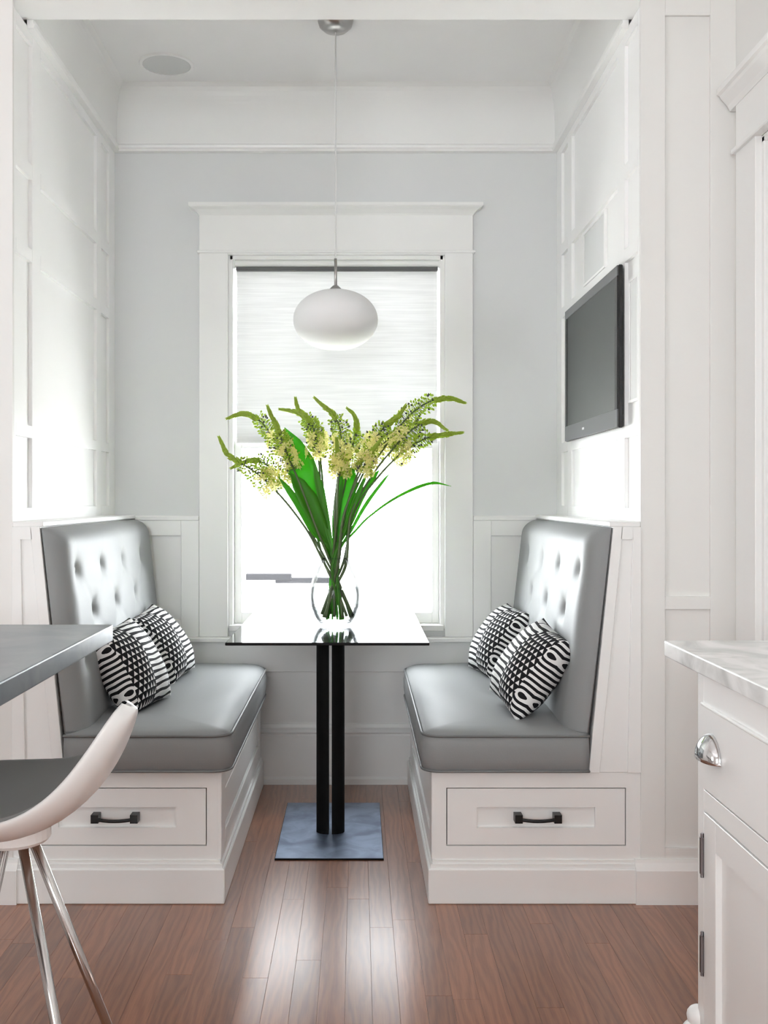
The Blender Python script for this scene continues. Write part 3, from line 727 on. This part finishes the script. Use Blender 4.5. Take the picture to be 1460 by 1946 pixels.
leaf([(645, 1000), (654, 955), (664, 915), (672, 882)], [0.046, 0.064, 0.062, 0.0], 0.04, 'upright green leaf at the centre of the bouquet', 0.25)
leaf([(637, 1000), (642, 950), (648, 905), (652, 880)], [0.022, 0.026, 0.022, 0.0], 0.00, 'narrow green leaf beside the central leaf')
leaf([(668, 990), (690, 940), (712, 905), (722, 892)], [0.018, 0.020, 0.015, 0.0], 0.02, 'olive green leaf on the right of the bouquet', 0.8)
leaf([(598, 1010), (572, 965), (548, 930), (528, 905)], [0.026, 0.030, 0.022, 0.0], -0.05, 'narrow dark leaf, lowest on the left of the bouquet', 0.5)
leaf([(622, 1000), (612, 950), (602, 905), (596, 872)], [0.024, 0.028, 0.022, 0.0], -0.02, 'narrow leaf standing in front of the broad green leaf', 0.4)
leaf([(658, 1000), (676, 950), (692, 912), (700, 893)], [0.016, 0.018, 0.012, 0.0], -0.05, 'narrow green leaf in front on the right of the bouquet', 0.5)
leaf([(672, 1000), (698, 955), (728, 915), (742, 898)], [0.011, 0.013, 0.010, 0.0], 0.05, 'narrow olive leaf, outermost of the upright leaves on the right', 0.5)
leaf([(680, 1005), (712, 975), (752, 948), (795, 928), (826, 920), (858, 924)], [0.008, 0.008, 0.012, 0.018, 0.016, 0.0], 0.0, 'thin leaf arching far out to the right', 0.6, (0.2, -0.5, 0.8))

# ------------------------------------------------------------------ pendant lamp
PX, PY = (638-CX)*3.66/F, 3.66
t = thing('pendant_lamp', (PX, PY, 1.7), 'white oval globe pendant hanging over the table', 'lamp')
b = bmesh.new(); lathe(b, [(0.0, 0.0), (0.018, 0.001), (0.042, 0.008), (0.058, 0.022), (0.063, 0.038), (0.063, 0.050), (0.0, 0.050)], (PX, PY, ZC-0.049), 40); obj('canopy', b, 'nickel', t, smooth=True)
b = bmesh.new(); tube(b, [(PX, PY, 2.02), (PX, PY, ZC-0.045)], 0.0028, 8); obj('cord', b, mat('grey_cord', (0.62, 0.62, 0.61), 0.5), t)
b = bmesh.new(); tube(b, [(PX, PY, 1.92), (PX, PY, 2.035)], 0.0052, 10); obj('rod', b, 'nickel', t, smooth=True)
b = bmesh.new(); lathe(b, [(0.0, 0.022), (0.010, 0.020), (0.020, 0.010), (0.024, 0.0), (0.022, -0.006), (0.0, -0.006)], (PX, PY, 1.918), 24); obj('cap', b, 'nickel', t, smooth=True)
b = bmesh.new(); pr = []
for k in range(33):
    a = -math.pi/2+math.pi*k/32; r = 0.151*abs(math.cos(a))**0.93; z = 0.107*math.sin(a)
    if k < 3: continue
    pr.append((max(r, 0.0), z))
pr = [(0.046, -0.101), (0.0, -0.101)][::-1]+pr
pr[-1] = (0.0, 0.107)
lathe(b, pr, (PX, PY, 1.816), 56); obj('globe', b, 'globe', t, smooth=True)

# ceiling speaker
c = P(317, 122, 3.0); Yc = (ZC-EYE)*F/(CY-122); sx = (317-CX)*Yc/F
t = thing('ceiling_speaker', (sx, Yc, ZC), 'round grey speaker grille in the nook ceiling', 'speaker')
b = bmesh.new(); lathe(b, [(0.0, -0.004), (0.090, -0.004), (0.094, -0.002), (0.094, 0.0)], (sx, Yc, ZC-0.0005), 48); obj('grille', b, 'grille', t, smooth=False)
b = bmesh.new(); lathe(b, [(0.094, 0.0), (0.094, -0.006), (0.105, -0.005), (0.108, 0.0)], (sx, Yc, ZC-0.0002), 48); obj('rim', b, 'ceiling', t, smooth=False)

# wall speakers in the panelling
def wall_speaker(y0, y1, z0, z1, label):
    t = thing('wall_speaker', (XR+REC, (y0+y1)/2, z0), label, 'speaker', 'flush speakers in the right wall')
    box('grille', 'grille', (XR+0.004, XR+REC, y0+0.008, y1-0.008, z0+0.008, z1-0.008), t, 0.001)
    for d in ((y0, y1, z0, z0+0.008), (y0, y1, z1-0.008, z1), (y0, y0+0.008, z0+0.008, z1-0.008), (y1-0.008, y1, z0+0.008, z1-0.008)):
        box('frame_bar', 'white', (XR+0.001, XR+REC, *d), t)
wall_speaker(3.030, 3.134, 1.470, 1.845, 'tall flush speaker grille in the wall beside the television')
wall_speaker(3.440, 3.765, 1.954, 2.150, 'wide flush speaker grille in the wall above the television')

# television
t = thing('television', (0.82, 3.56, 1.40), 'dark grey flat television mounted on the right wall', 'television')
tx, ty0, ty1, tz0, tz1 = 0.801, 3.165, 3.968, 1.398, 1.902
b = bmesh.new(); bx(b, tx+0.004, tx+0.018, ty0, ty1, tz0, tz1); obj('back_shell', b, 'tv_black', t, bevel=0.003, seg=1)
b = bmesh.new(); bx(b, tx+0.015, XR+REC-0.001, ty0+0.25, ty1-0.22, tz0+0.12, tz1-0.12); obj('wall_bracket', b, 'tv_black', t)
bz = 0.034
box('bezel', 'tv_frame', (tx, tx+0.006, ty0+0.004, ty1-0.004, tz1-bz, tz1-0.002), t, 0.001)
box('bezel', 'tv_frame', (tx, tx+0.006, ty0+0.004, ty1-0.004, tz0+0.002, tz0+0.058), t, 0.001)
box('bezel', 'tv_black', (tx, tx+0.006, ty0+0.004, ty0+bz, tz0+0.058, tz1-bz), t, 0.001)
box('bezel', 'tv_black', (tx, tx+0.006, ty1-bz, ty1-0.004, tz0+0.058, tz1-bz), t, 0.001)
box('screen', 'screen', (tx+0.0025, tx+0.0045, ty0+bz, ty1-bz, tz0+0.058, tz1-bz), t)
box('logo', 'logo', (tx-0.0006, tx+0.001, 3.63, 3.66, tz0+0.026, tz0+0.034), t)

# ------------------------------------------------------------------ roller shade
t = thing('roller_shade', (XM, YB+0.02, 2.17), 'white woven roller shade half lowered in the window', 'shade')
sx0, sx1 = P(449, 0, YB+0.02).x, P(832, 0, YB+0.02).x
b = bmesh.new(); tube(b, [(sx0-0.004, YB+0.022, 2.158), (sx1+0.004, YB+0.022, 2.158)], 0.016, 20); obj('roller_tube', b, 'trim', t, smooth=False)
for xx in (sx0-0.012, sx1+0.004): box('bracket', 'trim', (xx, xx+0.008, YB+0.002, YB+0.044, 2.136, 2.178), t, 0.002)
b = bmesh.new(); bx(b, sx0, sx1, YB+0.0365, YB+0.0375, 1.425, 2.158); obj('cloth', b, 'shade', t)
box('dark_strip', mat('dark_strip_grey', (0.10, 0.10, 0.10), 0.5), (sx0, sx1, YB+0.008, YB+0.034, 2.128, 2.143), t, 0.002)  # dark strip added to draw the dark line under the tube
b = bmesh.new(); bx(b, sx0, sx1, YB+0.033, YB+0.041, 1.412, 1.434); obj('hem_bar', b, 'shade', t)

# ------------------------------------------------------------------ left counter and stool
t = thing('stone_counter', (-0.9, 1.5, 0.0), 'dark blue grey stone counter at the left edge', 'counter')
b = bmesh.new(); bx(b, -1.60, -0.522, 0.75, 2.19, 0.874, 0.910); obj('worktop', b, 'soapstone', t, bevel=0.003)
b = bmesh.new(); bx(b, -1.58, -1.02, 0.80, 2.12, 0.10, 0.874); obj('base_cabinet', b, 'trim', t, bevel=0.002)
box('toe_kick', 'toe', (-1.54, -1.06, 0.84, 2.08, 0.0, 0.10), t)

HX, HY = -0.585, 1.75
t = thing('bar_stool', (HX, HY, 0), 'white shell bar stool with grey pad at the left edge', 'stool')
def stool_shell():
    # stations along the seat: x, height of the seat surface, half width, thickness at the middle
    st = [(-0.800, 0.672, 0.030, 0.010), (-0.795, 0.671, 0.085, 0.014), (-0.775, 0.670, 0.135, 0.022), (-0.735, 0.668, 0.176, 0.034), (-0.68, 0.666, 0.198, 0.045), (-0.62, 0.666, 0.206, 0.052),
          (-0.56, 0.669, 0.202, 0.052), (-0.515, 0.679, 0.190, 0.047), (-0.478, 0.699, 0.172, 0.040), (-0.448, 0.727, 0.148, 0.032), (-0.424, 0.760, 0.121, 0.025), (-0.406, 0.790, 0.092, 0.019), (-0.394, 0.811, 0.062, 0.014), (-0.388, 0.821, 0.034, 0.010), (-0.386, 0.825, 0.010, 0.006)]
    path = smooth_path([(q[0], 0, q[1]) for q in st], 3); wd = smooth_path([(q[2], q[3], 0) for q in st], 3)
    m = 24; bm = bmesh.new(); T_, B_ = [], []
    for i, p in enumerate(path):
        tg = (path[min(i+1, len(path)-1)]-path[max(i-1, 0)]).normalized(); nn = Vector((-tg.z, 0, tg.x))
        hw, th = wd[i].x, wd[i].y; rt, rb = [], []
        for k in range(m+1):
            a = -1+2*k/m; a = math.sin(a*math.pi/2); e = math.sqrt(max(0, 1-a*a))
            base = Vector((p.x, HY+a*hw, p.z))+nn*(0.016*a**4)
            rt.append(bm.verts.new(base)); rb.append(bm.verts.new(base-nn*(0.005+th*0.8*e**1.2)))
        T_.append(rt); B_.append(rb)
    for i in range(len(path)-1):
        for k in range(m):
            bm.faces.new([T_[i][k], T_[i+1][k], T_[i+1][k+1], T_[i][k+1]]); bm.faces.new([B_[i][k], B_[i][k+1], B_[i+1][k+1], B_[i+1][k]])
        for k in (0, m): bm.faces.new([T_[i][k], B_[i][k], B_[i+1][k], T_[i+1][k]])
    for i in (0, -1): bm.faces.new(T_[i]+B_[i][::-1])
    obj('shell', bm, 'shell', t, smooth=True)
    bm = bmesh.new(); rows = []
    for i, p in enumerate(path):
        if not (3 <= i <= 24): continue
        hw = wd[i].x*(0.94 if 4 <= i <= 23 else 0.86)
        rows.append([bm.verts.new((p.x, HY+math.sin((-1+2*k/m)*math.pi/2)*hw, p.z+0.016*0.80*(math.sin((-1+2*k/m)*math.pi/2))**4+(0.007 if 3 < i < 24 and 0 < k < m else -0.004))) for k in range(m+1)])
    for r0, r1 in zip(rows, rows[1:]):
        for k in range(m): bm.faces.new([r0[k], r1[k], r1[k+1], r0[k+1]])
    obj('seat_pad', bm, 'pad', t, smooth=True)
stool_shell()
b = bmesh.new(); lathe(b, [(0.0, 0.0), (0.055, 0.0), (0.060, 0.006), (0.060, 0.030), (0.0, 0.030)], (HX, HY, 0.596), 28); obj('hub', b, 'shell', t, smooth=False)
for sx_, sy_ in ((1, -1), (1, 1), (-1, 1), (-1, -1)):
    b = bmesh.new(); tube(b, [(HX+sx_*0.018, HY+sy_*0.02, 0.606), (HX+sx_*0.188, HY+sy_*0.175, 0.010)], 0.0088, 14); l = obj('leg', b, 'steel', t, smooth=True)
    b = bmesh.new(); lathe(b, [(0.0, 0.0), (0.011, 0.0), (0.011, 0.012), (0.0, 0.012)], (HX+sx_*0.188, HY+sy_*0.175, 0.0), 14); obj('foot_cap', b, 'pad', l)

# ------------------------------------------------------------------ right cabinet and marble top
t = thing('marble_worktop', (0.85, 1.3, 0.88), 'white veined marble worktop on the right cabinet', 'worktop')
b = bmesh.new(); bx(b, 0.580, KX1-0.002, 0.30, 1.943, 0.880, 0.910); obj('slab', b, 'marble', t, bevel=0.003)
t = thing('base_cabinet', (0.85, 1.2, 0), 'white base cabinet with drawer and door at the right edge', 'cabinet')
fx = 0.612
box('body', 'trim', (fx+0.022, KX1-0.002, 0.34, 1.842, 0.09, 0.878), t)
for d in ((1.814, 1.845, 0.09, 0.878), (1.10, 1.158, 0.09, 0.878), (1.158, 1.814, 0.818, 0.878), (1.158, 1.814, 0.628, 0.664), (1.158, 1.814, 0.09, 0.13)):
    box('frame_board', 'trim', (fx, fx+0.024, *d), t, 0.0008)
d = box('drawer', 'trim', (fx-0.003, fx+0.021, 1.161, 1.811, 0.667, 0.815), t, 0.003)
box('drawer_bead', 'trim', (fx-0.006, fx+0.02, 1.155, 1.817, 0.813, 0.819), d, 0.002)
b = bmesh.new(); R0 = 0.046
rings = []
for i in range(9):                                   # cup pull: a quarter dome open below
    ph = i/8*math.pi/2
    rings.append([b.verts.new((fx-0.003-0.026*math.sin(ph)*math.sin(th)**0.8 if 0 < th < math.pi else fx-0.003, 1.763+R0*math.cos(th), 0.730+0.044*math.cos(ph)*math.sin(th))) for th in [math.pi*k/18 for k in range(19)]])
for a, c in zip(rings, rings[1:]):
    for k in range(18): b.faces.new([a[k], a[k+1], c[k+1], c[k]])
o = obj('cup_pull', b, 'chrome', d, smooth=True); o['label'] = 'chrome cup pull'
md = o.modifiers.new('thickness', 'SOLIDIFY'); md.thickness = 0.003
d = box('door', 'trim', (fx+0.010, fx+0.020, 1.161, 1.811, 0.133, 0.625), t)
for q in ((1.752, 1.811, 0.133, 0.625), (1.161, 1.220, 0.133, 0.625), (1.220, 1.752, 0.572, 0.625), (1.220, 1.752, 0.133, 0.195)):
    box('door_frame', 'trim', (fx-0.001, fx+0.012, *q), d, 0.001)
for z0, z1 in ((0.512, 0.584), (0.338, 0.410)):
    b = bmesh.new(); tube(b, [(fx-0.003, 1.8135, z0+0.004), (fx-0.003, 1.8135, z1-0.004)], 0.0046, 10)
    for z in (z0, z1-0.004): tube(b, [(fx-0.003, 1.8135, z-0.003), (fx-0.003, 1.8135, z+0.007)], 0.0030, 8)
    o = obj('hinge', b, 'hinge', d); o['label'] = 'dark metal butt hinge'
# carved bracket foot at the far corner
b = bmesh.new()
for k in range(7):
    z = 0.245-0.035*k; r = 0.020+0.006*math.sin(k*1.9)+0.003*k
    bmesh.ops.create_uvsphere(b, u_segments=12, v_segments=8, radius=r, matrix=Matrix.Translation((fx+0.002-0.002*k, 1.852, z)))
obj('carved_foot', b, 'trim', t, smooth=True)
box('toe_kick', 'toe', (fx+0.05, KX1-0.002, 0.36, 1.80, 0.0, 0.09), t)
